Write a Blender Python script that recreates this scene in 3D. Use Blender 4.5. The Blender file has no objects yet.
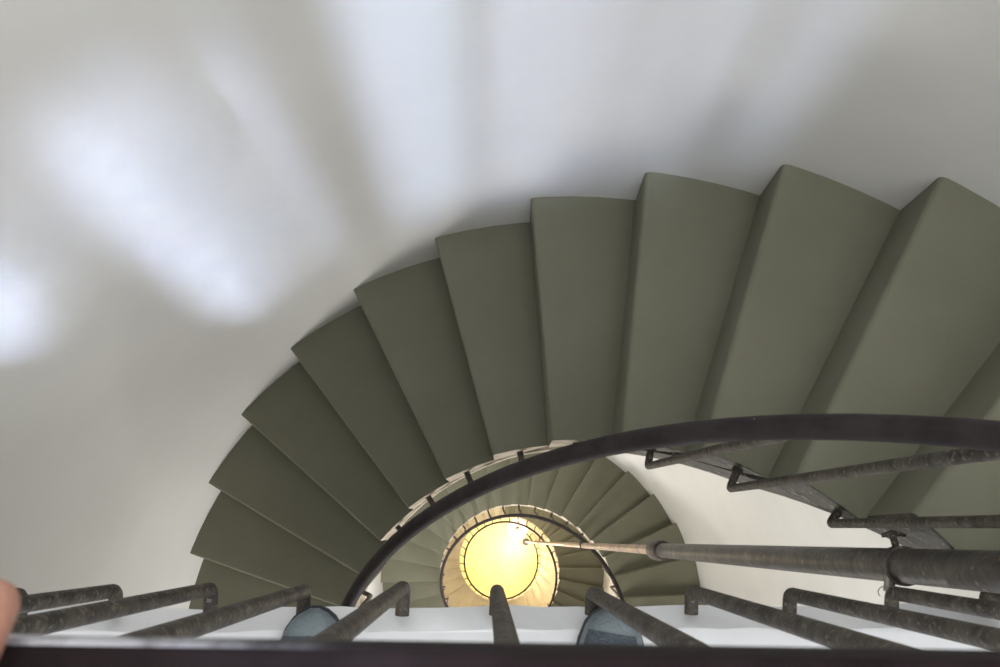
import bpy, bmesh, math, random
from mathutils import Vector, Matrix, Euler
random.seed(7)
S = 1.25                       # tower radius in metres; all dimensions below are in units of it, scaled by S
C = bpy.context.scene.collection
PI = math.pi
sin, cos = math.sin, math.cos

# ------------------------------------------------------------------ stair law
TH0, DA, Z0, H = 1.1099, 0.1949, -1.2672, 0.1470
K_TOP, K_BOT = -2, 96
ZL = -0.973                    # landing level
def th(k): return TH0 + DA * k
def ztop(k):                   # tread level of step k (linear between)
    return Z0 - H * min(k, 75) - 0.075 * max(0, k - 75)
def lerp(a, b, t): return a + (b - a) * max(0., min(1., t))
def r_in(k): return lerp(.517, .545, k / 3.5) if k > 0 else lerp(.517, .538, -k / 2.)
ZF = ztop(96) - 0.075          # bottom floor
def rail_r(k):
    kk = max(-3.5, min(k, 5.04))
    return lerp(.48585419 - .00919111 * kk + .00091237 * kk * kk, .4612, (k - 6) / 6.) + .033 * math.exp(-((k - 43) / 5.) ** 2)
def rail_z(k):
    a = lerp(.72, .80, k / 6.)
    if k > 10: a = lerp(.80, .7587, (k - 10) / 6.)
    return ztop(k) + a
def P(r, t, z): return Vector((r * cos(t), r * sin(t), z)) * S

# ------------------------------------------------------------------ materials
def new_mat(name):
    m = bpy.data.materials.new(name); m.use_nodes = True
    nt = m.node_tree; b = nt.nodes['Principled BSDF']
    return m, nt, b
def node(nt, t, **kw):
    n = nt.nodes.new(t)
    for k, v in kw.items():
        if k in n.inputs: n.inputs[k].default_value = v
        else: setattr(n, k, v)
    return n
def mat(name, c1, c2=None, scale=8., rough=.6, metal=0., bump=0., bscale=60., detail=6., lo=.4, hi=.6, spec=.5,
        spots=None, sp_scale=70., sp_t=.66, c_rough2=None):
    m, nt, b = new_mat(name); L = nt.links.new
    tc = node(nt, 'ShaderNodeTexCoord')
    co = tc.outputs['Object']
    c2 = c2 or c1
    n1 = node(nt, 'ShaderNodeTexNoise', Scale=scale, Detail=detail, Roughness=.6)
    L(co, n1.inputs['Vector'])
    r1 = node(nt, 'ShaderNodeValToRGB'); r1.color_ramp.elements[0].position = lo; r1.color_ramp.elements[1].position = hi
    r1.color_ramp.elements[0].color = (*c1, 1); r1.color_ramp.elements[1].color = (*c2, 1)
    L(n1.outputs['Fac'], r1.inputs['Fac']); col = r1.outputs['Color']
    b.inputs['Roughness'].default_value = rough; b.inputs['Metallic'].default_value = metal
    b.inputs['Specular IOR Level'].default_value = spec
    if spots:
        n2 = node(nt, 'ShaderNodeTexNoise', Scale=sp_scale, Detail=3.); L(co, n2.inputs['Vector'])
        r2 = node(nt, 'ShaderNodeValToRGB'); r2.color_ramp.elements[0].position = sp_t; r2.color_ramp.elements[1].position = sp_t + .05
        L(n2.outputs['Fac'], r2.inputs['Fac'])
        mx = node(nt, 'ShaderNodeMixRGB'); mx.inputs['Color2'].default_value = (*spots, 1)
        L(r2.outputs['Color'], mx.inputs['Fac']); L(col, mx.inputs['Color1']); col = mx.outputs['Color']
    L(col, b.inputs['Base Color'])
    if bump:
        n3 = node(nt, 'ShaderNodeTexNoise', Scale=bscale, Detail=4.); L(co, n3.inputs['Vector'])
        bp = node(nt, 'ShaderNodeBump', Strength=bump, Distance=.01)
        L(n3.outputs['Fac'], bp.inputs['Height']); L(bp.outputs['Normal'], b.inputs['Normal'])
    return m
M_WALL = mat('white_plaster', (.61, .605, .58), (.68, .672, .65), scale=1.6, rough=.75, bump=.12, bscale=9., lo=.3, hi=.7)
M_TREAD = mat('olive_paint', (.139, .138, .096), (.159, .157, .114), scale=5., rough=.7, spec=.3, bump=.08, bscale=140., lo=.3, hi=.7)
M_TREAD2 = mat('lamplit_step', (.50, .45, .33), (.44, .39, .29), scale=4., rough=.7, bump=.08, bscale=120.)  # strong warm lamplight on the lowest steps, put into their colour
M_STRING = mat('pale_worn_paint', (.52, .45, .36), (.24, .19, .14), scale=16., rough=.7, bump=.3, bscale=40., lo=.42, hi=.66)
M_DARKSTR = mat('grimy_paint', (.115, .105, .085), (.05, .042, .034), scale=14., rough=.6, bump=.8, bscale=45., lo=.4, hi=.65, spots=(.26, .24, .2), sp_scale=55., sp_t=.6)
M_LAND = mat('white_floor_paint', (.80, .81, .82), (.70, .71, .73), scale=5., rough=.45, bump=.15, bscale=40., lo=.35, hi=.75, spots=(.45, .42, .38), sp_scale=120., sp_t=.74)
M_RAIL = mat('dark_maroon_paint', (.020, .015, .0155), (.031, .025, .025), scale=18., rough=.62, spec=.12, bump=.08, bscale=60., spots=(.5, .5, .5), sp_scale=90., sp_t=.76)
M_RAIL2 = mat('black_maroon_paint', (.0095, .0062, .0065), (.016, .011, .0115), scale=18., rough=.7, spec=.05, bump=.06, bscale=60.)
M_EDGE = mat('chipped_glint_edge', (.50, .50, .54), (.05, .042, .045), scale=38., rough=.6, spec=.15, bump=.1, bscale=90., lo=.44, hi=.60)
def fade_edge():                  # pale chips with their highlight painted in, strongest at the rail's left end
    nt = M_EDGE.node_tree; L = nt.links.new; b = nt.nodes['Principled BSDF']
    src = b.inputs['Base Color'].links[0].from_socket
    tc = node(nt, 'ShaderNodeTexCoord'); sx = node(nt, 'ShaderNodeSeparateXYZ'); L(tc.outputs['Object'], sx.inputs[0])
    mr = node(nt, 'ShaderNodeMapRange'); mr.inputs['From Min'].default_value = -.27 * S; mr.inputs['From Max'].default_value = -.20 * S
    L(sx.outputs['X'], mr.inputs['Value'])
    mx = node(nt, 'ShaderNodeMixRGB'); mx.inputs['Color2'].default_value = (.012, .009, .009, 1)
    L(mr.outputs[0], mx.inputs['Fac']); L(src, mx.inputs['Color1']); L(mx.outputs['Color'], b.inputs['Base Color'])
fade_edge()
M_BAR = mat('worn_iron', (.036, .030, .026), (.075, .064, .052), scale=30., rough=.6, metal=.0, spec=.25, bump=.25, bscale=110., spots=(.13, .112, .092), sp_scale=150., sp_t=.58)
M_PIPE = mat('weathered_pipe', (.048, .041, .036), (.13, .115, .1), scale=16., rough=.5, metal=.0, spec=.4, bump=.2, bscale=80., lo=.45, hi=.75, spots=(.2, .14, .09), sp_scale=60., sp_t=.64)
M_BARE = mat('bare_pipe', (.40, .27, .18), (.17, .12, .09), scale=12., rough=.45, metal=.2, bump=.4, bscale=150., lo=.42, hi=.66)
M_FLOOR = mat('yellow_floor', (.80, .70, .26), (.74, .68, .36), scale=1.4, rough=.4, lo=.35, hi=.65)
M_SHOE = mat('slate_leather', (.15, .185, .20), (.18, .215, .23), scale=25., rough=.5, bump=.3, bscale=260.)
M_SUEDE = mat('charcoal_mesh', (.085, .105, .125), (.06, .075, .095), scale=200., rough=.85, bump=.7, bscale=420.)
M_SOLE = mat('navy_sole', (.012, .016, .026), rough=.6)
M_LACE = mat('grey_lace', (.11, .13, .15), rough=.9)
M_SKIN = mat('skin', (.33, .155, .11), (.37, .19, .135), scale=30., rough=.5, bump=.2, bscale=300.)
M_NAIL = mat('nail', (.74, .48, .40), rough=.3)
M_WIRE = mat('steel_wire', (.3, .28, .25), rough=.4, metal=.8)
M_SHADE = mat('white_glass', (.9, .86, .8), rough=.3)
b = M_SHADE.node_tree.nodes['Principled BSDF']; b.inputs['Emission Color'].default_value = (1, .86, .66, 1); b.inputs['Emission Strength'].default_value = 1.

# ------------------------------------------------------------------ helpers
def obj(name, bm, m, parent=None, smooth=True, angle=40):
    me = bpy.data.meshes.new(name)
    bmesh.ops.recalc_face_normals(bm, faces=bm.faces)
    bm.to_mesh(me); bm.free()
    for x in (m if isinstance(m, (list, tuple)) else [m]): me.materials.append(x)
    o = bpy.data.objects.new(name, me); C.objects.link(o)
    if smooth:
        me.polygons.foreach_set('use_smooth', [True] * len(me.polygons))
        me.set_sharp_from_angle(angle=math.radians(angle))
    if parent:
        o.parent = parent
        o.matrix_parent_inverse = Matrix.Translation(-parent.location)
    return o
def thing(name, label, cat, loc, group=None):
    o = bpy.data.objects.new(name, None); C.objects.link(o); o.location = loc
    o.empty_display_size = .1
    o['label'] = label; o['category'] = cat
    if group: o['group'] = group
    return o
def struct(o): o['kind'] = 'structure'; return o
def tube(bm, pts, rad, seg=12, cap=True, flat=None):
    """sweep a round (or flattened) section along points; rad may be a list"""
    n = len(pts); rings = []; up = None
    for i, p in enumerate(pts):
        d = (pts[min(i + 1, n - 1)] - pts[max(i - 1, 0)]).normalized()
        if up is None:
            up = Vector((0, 0, 1)) if abs(d.z) < .9 else Vector((1, 0, 0))
        s = d.cross(up).normalized(); up = s.cross(d).normalized()
        r = rad[i] if isinstance(rad, (list, tuple)) else rad
        ring = []
        for j in range(seg):
            a = 2 * PI * j / seg
            ring.append(bm.verts.new(p + s * cos(a) * r * (flat[0] if flat else 1) + up * sin(a) * r * (flat[1] if flat else 1)))
        rings.append(ring)
    for i in range(n - 1):
        for j in range(seg):
            k = (j + 1) % seg
            bm.faces.new((rings[i][j], rings[i][k], rings[i + 1][k], rings[i + 1][j]))
    if cap:
        bm.faces.new(rings[0][::-1]); bm.faces.new(rings[-1])
def fillet(pts, rad, n=6):
    out = [pts[0]]
    for i in range(1, len(pts) - 1):
        a, b_, c = pts[i - 1], pts[i], pts[i + 1]
        u = (a - b_).normalized(); v = (c - b_).normalized()
        r = min(rad, (a - b_).length * .45, (c - b_).length * .45)
        p0, p2 = b_ + u * r, b_ + v * r
        for j in range(n + 1):
            t = j / n
            out.append(p0 * (1 - t) ** 2 + b_ * 2 * t * (1 - t) + p2 * t * t)
    out.append(pts[-1]); return out
def prism(bm, poly, z0, z1):
    lo = [bm.verts.new((x, y, z0)) for x, y in poly]; hi = [bm.verts.new((x, y, z1)) for x, y in poly]
    n = len(poly)
    for i in range(n):
        j = (i + 1) % n
        bm.faces.new((lo[i], lo[j], hi[j], hi[i]))
    bm.faces.new(lo[::-1]); bm.faces.new(hi)

# ------------------------------------------------------------------ room shell
def cyl_wall(name, z0, z1, r0, r1, t0=0., t1=2 * PI, n=128, m=M_WALL):
    bm = bmesh.new(); full = abs(t1 - t0 - 2 * PI) < 1e-6
    cols = []
    for i in range(n + (0 if full else 1)):
        t = t0 + (t1 - t0) * i / n
        cols.append([bm.verts.new(P(r, t, z)) for r, z in ((r0, z0), (r0, z1), (r1, z1), (r1, z0))])
    for i in range(n):
        a, b_ = cols[i], cols[(i + 1) % len(cols)]
        for j in range(4):
            k = (j + 1) % 4
            bm.faces.new((a[j], b_[j], b_[k], a[k]))
    if not full:
        bm.faces.new(cols[0]); bm.faces.new(cols[-1][::-1])
    return struct(obj(name, bm, m))
cyl_wall('wall_round', ZF - .05, 1.0, 1.0, 1.12)

bm = bmesh.new()
prism(bm, [(1.1 * S * cos(2 * PI * i / 96), 1.1 * S * sin(2 * PI * i / 96)) for i in range(96)], (ZF - .1) * S, ZF * S)
struct(obj('floor', bm, M_FLOOR, smooth=False))

# landing: the white floor the photographer stands on; straight front edge across the well
def edge_y(x): return .3075 + .050 * x
def circ_hit(sgn):
    x = .95 * sgn
    for _ in range(30): x = sgn * math.sqrt(max(0, 1.0 - edge_y(x) ** 2))
    return x, edge_y(x)
xl, yl = circ_hit(-1); xr, yr = circ_hit(1)
tl, tr = math.atan2(yl, xl), math.atan2(yr, xr)
poly = []
t_step = th(K_TOP) - DA          # back of the top step
# front edge from left to right, small waviness of the plastered edge
for i in range(41):
    f = i / 40.; x = xl + (.40 - xl) * f
    poly.append((x, edge_y(x) + .0012 * sin(x * 31) + .0008 * sin(x * 77 + 1)))
for i in range(7):               # turn out towards the stair head along the string
    t = lerp(math.atan2(edge_y(.40), .40), t_step, i / 6.); poly.append((.515 * cos(t), .515 * sin(t)))
for i in range(81):
    t = t_step - (t_step - (tl - 2 * PI)) * i / 80.
    poly.append((1.003 * cos(t), 1.003 * sin(t)))
bm = bmesh.new(); prism(bm, [(x * S, y * S) for x, y in poly], (ZL - .034) * S, ZL * S)
for v in bm.verts:               # worn, sloping front nosing
    x, y = v.co.x / S, v.co.y / S
    if v.co.z > (ZL - .01) * S and abs(y - edge_y(x)) < .01 and x < .42: v.co.y -= .020 * S
front = [e for e in bm.edges if all(v.co.z > (ZL - .001) * S and v.co.x < .41 * S and v.co.y > (edge_y(v.co.x / S) - .03) * S for v in e.verts)]
bmesh.ops.bevel(bm, geom=front, offset=.010, segments=4, affect='EDGES')
struct(obj('landing_platform', bm, M_LAND, angle=60))

# ------------------------------------------------------------------ staircase
stair = thing('spiral_staircase', 'olive-painted spiral staircase winding down the white round tower wall', 'staircase', (0, 0, ZF * S))
def tread_mesh(k):
    """a wedge-shaped step: flat top, rounded nosing, riser, sloping underside, pale well-side end"""
    bm = bmesh.new()
    zt, zb = ztop(k), ztop(k + 1)
    dz = zt - zb
    ri, ro = r_in(k), 1.004
    t1 = th(k); back = DA + .012
    rr = [ri + (ro - ri) * i / 6. for i in range(7)]
    rn = .011 if k < 3 else .007
    cols = []
    jit = (random.random() - .5) * .006
    for r in rr:
        prof = []                                   # (angle, z) loop
        for i in range(7):
            prof.append((t1 - back + (back - rn / r) * i / 6., zt))
        for i in range(1, 6):
            a = PI / 2 * i / 5
            prof.append((t1 - rn / r + rn / r * sin(a), zt - rn * (1 - cos(a))))
        prof.append((t1 - .004, zb - .004))         # riser foot, slightly under-cut
        for i in range(1, 5):                       # underside follows the soffit
            f = i / 4.
            prof.append((t1 - .004 - back * f, lerp(zb - .018, zt - .018, f)))
        jj = jit * (r - ri) / (ro - ri)
        cols.append([bm.verts.new(P(r, a + jj, z)) for a, z in prof])
    n = len(cols[0])
    for i in range(len(cols) - 1):
        for j in range(n):
            q = (j + 1) % n
            bm.faces.new((cols[i][j], cols[i][q], cols[i + 1][q], cols[i + 1][j]))
    f = bm.faces.new(cols[0][::-1]); f.material_index = 1
    bm.faces.new(cols[-1])
    return bm
for k in range(K_TOP, K_BOT + 1):
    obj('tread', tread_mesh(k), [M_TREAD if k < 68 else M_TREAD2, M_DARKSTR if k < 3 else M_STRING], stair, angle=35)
# sloping slab with the well-side string face
SL = .112
def slab(k0, k1, m_face):
    bm = bmesh.new(); cols = []
    n = int((k1 - k0) * 4)
    for i in range(n + 1):
        k = k0 + (k1 - k0) * i / n
        ri = r_in(k); zz = ztop(k + 1) - .012
        z1 = max(zz, ZF); z0 = max(zz + .012 - SL, ZF - .02)
        # a thin raised bead runs along the top of the string face
        bd = .004 if m_face else .0
        prof = [(ri + .02, z1), (ri - bd, z1), (ri - bd * 1.5, z1 - .015), (ri - bd * .25, z1 - .022), (ri, z0 + .006), (ri + .006, z0), (1.003, z0), (1.003, z1 - .002)]
        cols.append([bm.verts.new(P(r, th(k), z)) for r, z in prof])
    q = len(cols[0])
    for i in range(n):
        for j in range(q):
            jj = (j + 1) % q
            bm.faces.new((cols[i][j], cols[i + 1][j], cols[i + 1][jj], cols[i][jj]))
    bm.faces.new(cols[0]); bm.faces.new(cols[-1][::-1])
    return bm
o = obj('inner_string', slab(-3, 2.2, None), M_DARKSTR, stair, angle=50); o['label'] = 'grimy dark upper end of the inner string'
o = obj('inner_string', slab(2.2, 96, True), M_STRING, stair, angle=50); o['label'] = 'pale worn inner string under the lower steps'

# ------------------------------------------------------------------ stair railing
rl = thing('stair_railing', 'dark round iron handrail with bent bars spiralling down the well side of the stairs', 'railing', P(.46, th(96), ZF))
bm = bmesh.new()
pts = [P(rail_r(k), th(k), rail_z(k)) for k in [(-3.5 + i * .25) for i in range(int((95.5 + 3.5) * 4) + 1)]]
tube(bm, pts, .0103 * S, seg=14)
obj('handrail', bm, M_RAIL, rl)
bars = [-1.72, -.78, .36, 1.47, 2.55, 3.5, 4.57, 5.53, 6.53, 7.45]
while bars[-1] < 94.2: bars.append(math.floor(bars[-1]) + 1.5)
for k in bars:
    t = th(k); ri = r_in(k); zs = ztop(math.ceil(k)) - .03
    re = ri - (.030 if k > -1.5 else .045)
    a = P(ri + .004, t, zs); b_ = P(re, t, zs); c = P(rail_r(k), t, rail_z(k))
    bm = bmesh.new()
    tube(bm, fillet([a, b_, c], .012), .0062 * S, seg=10)
    # weld plate where the foot meets the string
    tube(bm, [P(ri + .004, t, zs), P(ri - .003, t, zs)], .0085 * S, seg=10)
    obj('baluster', bm, M_BAR, rl)

# ------------------------------------------------------------------ landing railing
def V3(x, y, z): return Vector((x, y, z)) * S
lr = thing('landing_railing', 'dark maroon iron railing along the edge of the white landing', 'railing', (0, .31 * S, ZL * S))
RZ = -.230
def lrail(x): return .3522 + .030 * (x + .12)
bm = bmesh.new()
xs = [-.98 + .04 * i for i in range(40)]
W2, H2 = .030, .006
# flat bar section with rounded corners; edge faces carry chipped paint and a painted highlight
def sec(x):
    y = lrail(x); out = []
    for (sy, sz) in ((1, 1), (-1, 1), (-1, -1), (1, -1)):
        for i in range(4):
            a0 = {(1, 1): 0, (-1, 1): PI / 2, (-1, -1): PI, (1, -1): 1.5 * PI}[(sy, sz)]
            a = a0 + PI / 2 * i / 3; r = .0024
            out.append(Vector((x, y - W2 + sy * (W2 - r) + r * cos(a), RZ + sz * (H2 - r) + r * sin(a))) * S)
    return out
xs = [x for x in xs if x < .60]
cols = [[bm.verts.new(v) for v in sec(x)] for x in xs]
n = 16
for i in range(len(cols) - 1):
    for j in range(n):
        f = bm.faces.new((cols[i][j], cols[i][(j + 1) % n], cols[i + 1][(j + 1) % n], cols[i + 1][j]))
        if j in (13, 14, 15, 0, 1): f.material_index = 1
bm.faces.new(cols[0]); bm.faces.new(cols[-1][::-1])
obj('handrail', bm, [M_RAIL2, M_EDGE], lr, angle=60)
feet = [(-.72, .284), (-.63, .292), (-.537, .300), (-.443, .306), (-.351, .308), (-.253, .316), (-.160, .317), (-.065, .319), (.034, .325), (.132, .327), (.234, .333), (.329, .337)]
for x, y in feet:
    # the bar stands just outside the slab and bends back into its white face
    zc = -.980
    bm = bmesh.new()
    top = V3(x * 1.0 + .004, lrail(x) - .034, RZ)
    tube(bm, fillet([V3(x, edge_y(x) - .006, zc - .002), V3(x, y, zc), top], .014), .0070 * S, seg=12)
    obj('baluster', bm, M_BAR, lr)

# ------------------------------------------------------------------ vertical pipe
A = Vector((.30191, .35976, -.9)); B = Vector((.33536, .23205, -13.0))
def pp(z): return (A + (B - A) * ((-.9 - z) / 12.1)) * S
pipe = thing('iron_pipe', 'long weathered iron pipe running down the open well past the handrails', 'pipe', pp(ZF))
RP, RT = .0195, .0140
bm = bmesh.new(); tube(bm, [pp(z) for z in (.6, 0, -.6, -1.2, -1.8, -2.4, -2.7)], RP * S, seg=24); obj('upper_pipe', bm, M_PIPE, pipe)
bm = bmesh.new(); tube(bm, [pp(-2.6 - (13.8 + ZF * 0 - 2.6) * i / 30.) for i in range(30)] + [pp(ZF + .01)], RT * S, seg=16)
o = obj('lower_pipe', bm, M_BARE, pipe); o['label'] = 'thinner bare rusty lower pipe'
bm = bmesh.new(); tube(bm, [pp(-2.68), pp(-2.685), pp(-2.71), pp(-2.80), pp(-2.815)], [.020 * S, .027 * S, .029 * S, .029 * S, .022 * S], seg=20); obj('collar', bm, M_BAR, pipe)
for kk in (2 * 16.12 - 1.2 - 1.0 + 1.0, 2 * 32.24 - 1.6):
    # small clip holding the pipe to the handrail it passes
    zc = rail_z(kk); 
    bm = bmesh.new(); tube(bm, [pp(zc + .03), pp(zc - .03)], RT * S * 1.35, seg=14)
    rp = P(rail_r(kk), th(kk), zc); tube(bm, [pp(zc), rp], .006 * S, seg=8)
    obj('rail_clip', bm, M_BAR, pipe)
bm = bmesh.new(); tube(bm, [pp(ZF + .004), pp(ZF + .03), pp(ZF + .034)], [.05 * S, .05 * S, .03 * S], seg=20); obj('floor_flange', bm, M_PIPE, pipe)
# strap clamp tying the pipe to the landing bar beside it
zc = -1.115
pc = pp(zc) / S
strap = thing('strap_clamp', 'flat iron strap clamp with a wing bolt around the pipe beside the landing bars', 'clamp', pc * S)
def ringband(bm, c, r0, r1, h, n=28, a0=0., a1=2 * PI):
    full = abs(a1 - a0) > 6.28
    cols = []
    for i in range(n + (0 if full else 1)):
        a = a0 + (a1 - a0) * i / n
        cols.append([bm.verts.new((Vector((c.x + r * cos(a), c.y + r * sin(a), c.z + z))) * S) for r, z in ((r0, -h), (r1, -h), (r1, h), (r0, h))])
    for i in range(n):
        p_, q_ = cols[i], cols[(i + 1) % len(cols)]
        for j in range(4): bm.faces.new((p_[j], q_[j], q_[(j + 1) % 4], p_[(j + 1) % 4]))
    if not full: bm.faces.new(cols[0]); bm.faces.new(cols[-1][::-1])
bm = bmesh.new(); ringband(bm, pc, RP + .0005, RP + .003, .008)
obj('strap', bm, M_PIPE, strap)
bm = bmesh.new()
d = Vector((-.012, .02, 0))
c0 = pc + Vector((-.006, RP, 0)); c1 = c0 + Vector((-.004, .016, .0))
tube(bm, [c0 * S, c1 * S], .0042 * S, seg=10)
tube(bm, [(c1 + Vector((-.012, -.003, .0))) * S, (c1 + Vector((0, .001, 0))) * S, (c1 + Vector((.016, -.001, -.002))) * S], [.0024 * S, .0036 * S, .0022 * S], seg=8)
obj('wing_bolt', bm, M_BAR, strap)
bm = bmesh.new()
q0 = pc + Vector((-.014, -RP * .6, 0)); q1 = pc + Vector((-.018, -RP - .010, .004))
tube(bm, [q0 * S, q1 * S], .0065 * S, seg=10, flat=(1, .5))
wp = [(q1 + Vector((-.006 - .006 * cos(a), .006 * sin(a), .002 * a))) * S for a in [i * .5 for i in range(-2, 8)]]
tail = obj('strap_tail', bm, M_WIRE, strap)
bm = bmesh.new(); tube(bm, wp, .0006 * S, seg=6); obj('tie_wire', bm, M_WIRE, tail)

# ------------------------------------------------------------------ shoes
def make_shoe(name, label, tx, ty, yaw, mirror):
    """toe tip at (tx,ty); built pointing +y in metres, then placed"""
    root = thing(name, label, 'shoe', Vector((tx * S, ty * S, ZL * S)), 'shoes standing on the landing')
    root.rotation_euler = (0, 0, yaw)
    def place(o):
        o.matrix_parent_inverse = Matrix.Identity(4); return o
    # outline half widths along the length: s=0 toe tip, 0.28 heel
    prof = [(0, .004), (.004, .014), (.012, .024), (.025, .0325), (.045, .039), (.075, .044), (.11, .042), (.15, .037), (.19, .034), (.23, .034), (.262, .028), (.276, .014), (.28, .004)]
    cx_ = lambda s: mirror * (-.006 * sin(min(s / .28, 1) * PI))
    def loop(bm, s, w, z): pass
    # sole
    bm = bmesh.new()
    pl = [(cx_(s) + w + .0012, -s + .0015) for s, w in prof] + [(cx_(s) - w - .0012, -s + .0015) for s, w in reversed(prof)]
    prism(bm, pl, 0.0, .018)
    bmesh.ops.bevel(bm, geom=[e for e in bm.edges if abs(e.verts[0].co.z - e.verts[1].co.z) < 1e-5], offset=.003, segments=2, affect='EDGES')
    place(obj('sole', bm, M_SOLE, root)); 
    # upper: cross-section arches
    hts = [.022, .034, .042, .048, .053, .060, .074, .090, .098, .098, .096, .088, .06]
    def upper(bm, s0, s1, grow, m0=0., m1=PI, rr=None):
        rows = []
        N = 40
        for i in range(N + 1):
            s = s0 + (s1 - s0) * i / N
            for q in range(len(prof) - 1):
                if prof[q][0] <= s <= prof[q + 1][0] + 1e-9:
                    f = (s - prof[q][0]) / (prof[q + 1][0] - prof[q][0])
                    w = prof[q][1] + (prof[q + 1][1] - prof[q][1]) * f; h = hts[q] + (hts[q + 1] - hts[q]) * f; break
            row = []
            for j in range(17):
                a = m0 + (m1 - m0) * j / 16
                ca = cos(a); sa = sin(a)
                x = (w + grow) * (abs(ca) ** .75) * (1 if ca > 0 else -1)
                z = .016 + (h - .016 + grow) * (sa ** .8 if sa > 0 else 0)
                row.append(bm.verts.new((cx_(s) + x, -s + (grow if s < .02 else 0), z)))
            rows.append(row)
        for i in range(N):
            for j in range(16): bm.faces.new((rows[i][j], rows[i][j + 1], rows[i + 1][j + 1], rows[i + 1][j]))
        return rows
    bm = bmesh.new(); rows = upper(bm, 0.0005, .279, 0)
    bmesh.ops.contextual_create(bm, geom=rows[0]); bmesh.ops.contextual_create(bm, geom=rows[-1])
    up = place(obj('upper', bm, M_SHOE, root, angle=70))
    bm = bmesh.new(); upper(bm, .030, .115, .0012, .9, PI - .55)
    o = place(obj('toe_panel', bm, M_SUEDE, up, angle=70)); o['label'] = 'darker textured panel behind the toe cap'
    for i in range(4):
        s = .105 + i * .02; bm = bmesh.new(); z = .064 + i * .0085
        tube(bm, [Vector((cx_(s) - .022, -s, z - .004)), Vector((cx_(s) - .01, -s - .002, z + .010)), Vector((cx_(s) + .01, -s - .004, z + .010)), Vector((cx_(s) + .022, -s - .006, z - .004))], .0028, seg=8)
        place(obj('lace', bm, M_LACE, up))
    return root
def shoe_pos(x, y): return x, y
make_shoe('shoe', 'blue-grey shoe, the left one, toe at the landing edge left of centre', -.336, .2945, .06, 1)
make_shoe('shoe', 'blue-grey shoe, the right one, toe at the landing edge right of centre', -.046, .3095, -.10, -1)

# ------------------------------------------------------------------ hand resting on the rail, just inside the frame
def skinned(name, chains, m, parent=None, sub=2):
    """chains: list of [(point, radius)...]; first point of every later chain = index into the vertex list"""
    me = bpy.data.meshes.new(name); verts = []; edges = []; rad = []
    for ch in chains:
        prev = None
        for it in ch:
            if isinstance(it, int): prev = it; continue
            verts.append(it[0]); rad.append(it[1])
            if prev is not None: edges.append((prev, len(verts) - 1))
            prev = len(verts) - 1
    me.from_pydata([tuple(v) for v in verts], edges, [])
    o = bpy.data.objects.new(name, me); C.objects.link(o); me.materials.append(m)
    md = o.modifiers.new('skin', 'SKIN'); md.use_smooth_shade = True
    for i, r in enumerate(rad):
        me.skin_vertices[0].data[i].radius = (r, r)
    me.skin_vertices[0].data[0].use_root = True
    s = o.modifiers.new('sub', 'SUBSURF'); s.levels = sub; s.render_levels = sub
    return o
V = Vector
# tip of the index finger, metres
fx, fy, fz = -.3460, .4555, (RZ + H2) * S + .009
hb = V((fx, fy - .003, fz))
root_hand = thing('person', 'bare hand of a person resting on the landing handrail at the left edge', 'person', hb + V((-.03, -.10, 0)))
chains = [
  [(hb + V((-.045, -.30, .05)), .032), (hb + V((-.040, -.22, .045)), .027), (hb + V((-.036, -.165, .036)), .026), (hb + V((-.032, -.125, .028)), .030), (hb + V((-.030, -.095, .020)), .028)],
  [4, (hb + V((-.006, -.078, .018)), .0105), (hb + V((-.002, -.047, .022)), .0095), (hb + V((0, -.022, .012)), .0085), (hb + V((0, -.008, .001)), .0078), (hb + V((0, -.003, -.004)), .006)],
  [4, (hb + V((-.025, -.074, .020)), .0105), (hb + V((-.024, -.042, .026)), .0095), (hb + V((-.023, -.012, .014)), .0087), (hb + V((-.022, .001, .001)), .0078)],
  [4, (hb + V((-.045, -.078, .018)), .0100), (hb + V((-.045, -.048, .023)), .0090), (hb + V((-.044, -.020, .012)), .0082), (hb + V((-.043, -.008, .0)), .0074)],
  [4, (hb + V((-.064, -.086, .015)), .0090), (hb + V((-.066, -.062, .018)), .0080), (hb + V((-.066, -.042, .010)), .0072), (hb + V((-.065, -.031, .001)), .0065)],
  [3, (hb + V((-.006, -.120, .020)), .013), (hb + V((-.001, -.098, .004)), .0105), (hb + V((-.001, -.082, -.012)), .0095), (hb + V((-.003, -.068, -.022)), .008)],
]
hd = skinned('hand', chains, M_SKIN)
hd.parent = root_hand; hd.matrix_parent_inverse = Matrix.Translation(-root_hand.location)
bm = bmesh.new(); bmesh.ops.create_uvsphere(bm, u_segments=14, v_segments=8, radius=1)
for v in bm.verts: v.co = V((v.co.x * .0058, v.co.y * .0065, v.co.z * .0018)) + hb + V((0, -.012, .0125))
o = obj('fingernail', bm, M_NAIL, hd)
bm = bmesh.new(); tube(bm, [hb + V((-.045, -.29, .05)), hb + V((-.05, -.36, .056)), hb + V((-.06, -.50, .066))], [.037, .042, .047], seg=20)
obj('sleeve', bm, M_SUEDE, root_hand)

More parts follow.
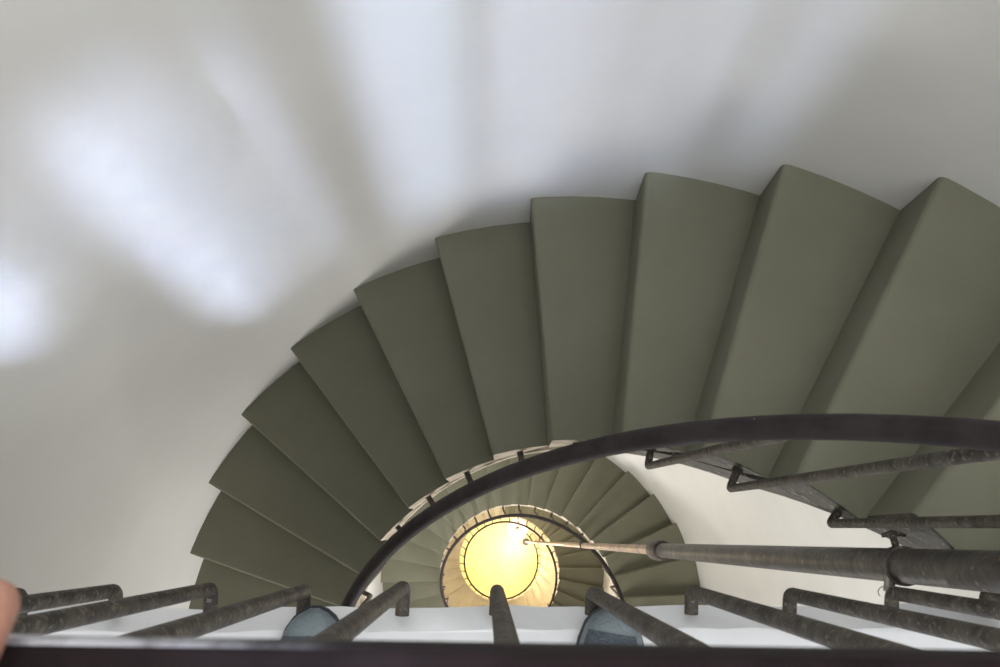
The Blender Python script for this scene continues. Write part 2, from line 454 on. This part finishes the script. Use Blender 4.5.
# ------------------------------------------------------------------ lamp at the foot of the stair
lx, ly = .19, .405
lamp = thing('globe_lamp', 'round white glowing lamp on a post at the bottom of the well', 'lamp', V((lx, ly, ZF)) * S)
bm = bmesh.new(); tube(bm, [V((lx, ly, ZF)) * S, V((lx, ly, ZF + .02)) * S, V((lx, ly, ZF + .03)) * S, V((lx, ly, ZF + .75)) * S], [.09 * S, .09 * S, .02 * S, .02 * S], seg=20); obj('post', bm, M_PIPE, lamp)
bm = bmesh.new(); bmesh.ops.create_uvsphere(bm, u_segments=32, v_segments=18, radius=.14 * S)
for v in bm.verts: v.co.z *= .7; v.co += V((lx, ly, ZF + .86)) * S
gl = obj('globe', bm, M_SHADE, lamp)
bm = bmesh.new(); tube(bm, [V((lx, ly, ZF + .95)) * S, V((lx, ly, ZF + .975)) * S, V((lx, ly, ZF + .99)) * S], [.03 * S, .022 * S, .008 * S], seg=12); obj('finial', bm, M_BARE, gl)

# ------------------------------------------------------------------ lights
def area(name, loc, target, sx, sy, power, color, spread=180, roll=0):
    l = bpy.data.lights.new(name, 'AREA'); l.shape = 'RECTANGLE'; l.size = sx; l.size_y = sy
    l.energy = power; l.color = color; l.spread = math.radians(spread)
    o = bpy.data.objects.new(name, l); C.objects.link(o)
    d = (V(target) - V(loc)).normalized()
    o.location = loc; o.rotation_euler = d.to_track_quat('-Z', 'Y').to_euler()
    return o
def point(name, loc, power, color, r=.1):
    l = bpy.data.lights.new(name, 'POINT'); l.energy = power; l.color = color; l.shadow_soft_size = r
    o = bpy.data.objects.new(name, l); C.objects.link(o); o.location = loc; return o
BLUE = (.62, .73, 1.0); NEU = (1, .985, .955); WARM = (1, .80, .52)
# daylight beams falling through the upper windows on to the far wall
def strip(d0, d1, z0, z1, inten, sx=.06, sy=.16, sz=.97, spread=3.0):
    """one window pane's light on the wall between two bearings and two levels"""
    tgt = P(1.0, math.radians((d0 + d1) / 2), (z0 + z1) / 2); loc = V((sx, sy, sz)) * S
    d = (tgt - loc); hor = math.hypot(d.x, d.y); el = hor / d.length
    w = math.radians(abs(d1 - d0)) * .97; h = abs(z1 - z0) * el
    area('unseen_light', loc, tgt, w * S, h * S, inten * w * h * 36, BLUE, spread)
strip(124.2, 126.2, -.92, -1.74, .40)
strip(127.6, 132.6, -.94, -1.76, .42)
strip(118.2, 121.8, -.95, -1.70, .20)
strip(139, 146, -.80, -1.26, .40)
strip(135, 136.6, -.85, -1.25, .16)
strip(103.5, 111.5, -.70, -1.68, .27)
strip(97.5, 101.5, -.70, -1.68, .27)
strip(92.5, 96.3, -.70, -1.66, .24)
strip(88.2, 90.8, -.70, -1.62, .17)
strip(83.0, 86.8, -.70, -1.58, .13)
strip(76, 81, -.70, -1.45, .09)
# unseen fill lights added overhead to brighten the wall, steps and landing
area('upper_fill', V((.05, .55, .95)) * S, V((.1, .12, -1.4)) * S, 1.2, .7, 13, NEU)
area('upper_fill', V((.15, -.6, .62)) * S, V((.2, 1, -1.6)) * S, 1.1, .6, 15, (.96, .975, 1))
# unseen lights added under the landing to brighten the lower turns
area('unseen_light', V((-.1, -.9, -2.6)) * S, V((.2, 1, -3.6)) * S, .5, .9, 45, NEU)
area('unseen_light', V((-.5, -.75, -4.0)) * S, V((.65, .1, -5.8)) * S, .5, .8, 42, (1, .95, .85))
area('unseen_light', V((0, -.9, -6.2)) * S, V((0, 1, -6.8)) * S, .5, .9, 60, NEU)
point('warm_light', V((lx, ly - .25, ZF + .9)) * S, 95, WARM, .08)
point('warm_light', V((-.1, -.2, -10.2)) * S, 90, (1, .84, .62), .1)  # unseen light added to warm the lower steps, no fixture here
w = bpy.data.worlds.new('world'); bpy.context.scene.world = w; w.use_nodes = True
w.node_tree.nodes['Background'].inputs['Color'].default_value = (.92, .95, 1, 1)
w.node_tree.nodes['Background'].inputs['Strength'].default_value = 1.4

# ------------------------------------------------------------------ camera
F_PX, TILT, ROLL, CX, CY = 952.1118, .2029, -.0472, -.1691, .3767
cam = bpy.data.cameras.new('camera'); co = bpy.data.objects.new('camera', cam); C.objects.link(co)
cam.sensor_width = 36; cam.lens = 36 * F_PX / 1000; cam.clip_start = .02; cam.clip_end = 100
Rr = V((1, 0, 0)); U = V((0, cos(TILT), sin(TILT))); Fw = V((0, sin(TILT), -cos(TILT)))
c_, s_ = cos(ROLL), sin(ROLL)
X = Rr * c_ - U * s_; Y = Rr * s_ + U * c_; Zc = -Fw
mw = Matrix(((X.x, Y.x, Zc.x, CX * S), (X.y, Y.y, Zc.y, CY * S), (X.z, Y.z, Zc.z, 0), (0, 0, 0, 1)))
co.matrix_world = mw
cam.dof.use_dof = True; cam.dof.focus_distance = 2.3; cam.dof.aperture_fstop = 18
sc = bpy.context.scene; sc.camera = co
sc.view_settings.view_transform = 'Standard'; sc.view_settings.look = 'None'; sc.view_settings.gamma = 1
sc.view_settings.use_curve_mapping = False; sc.view_settings.exposure = .08
sc.cycles.max_bounces = 10; sc.cycles.diffuse_bounces = 6
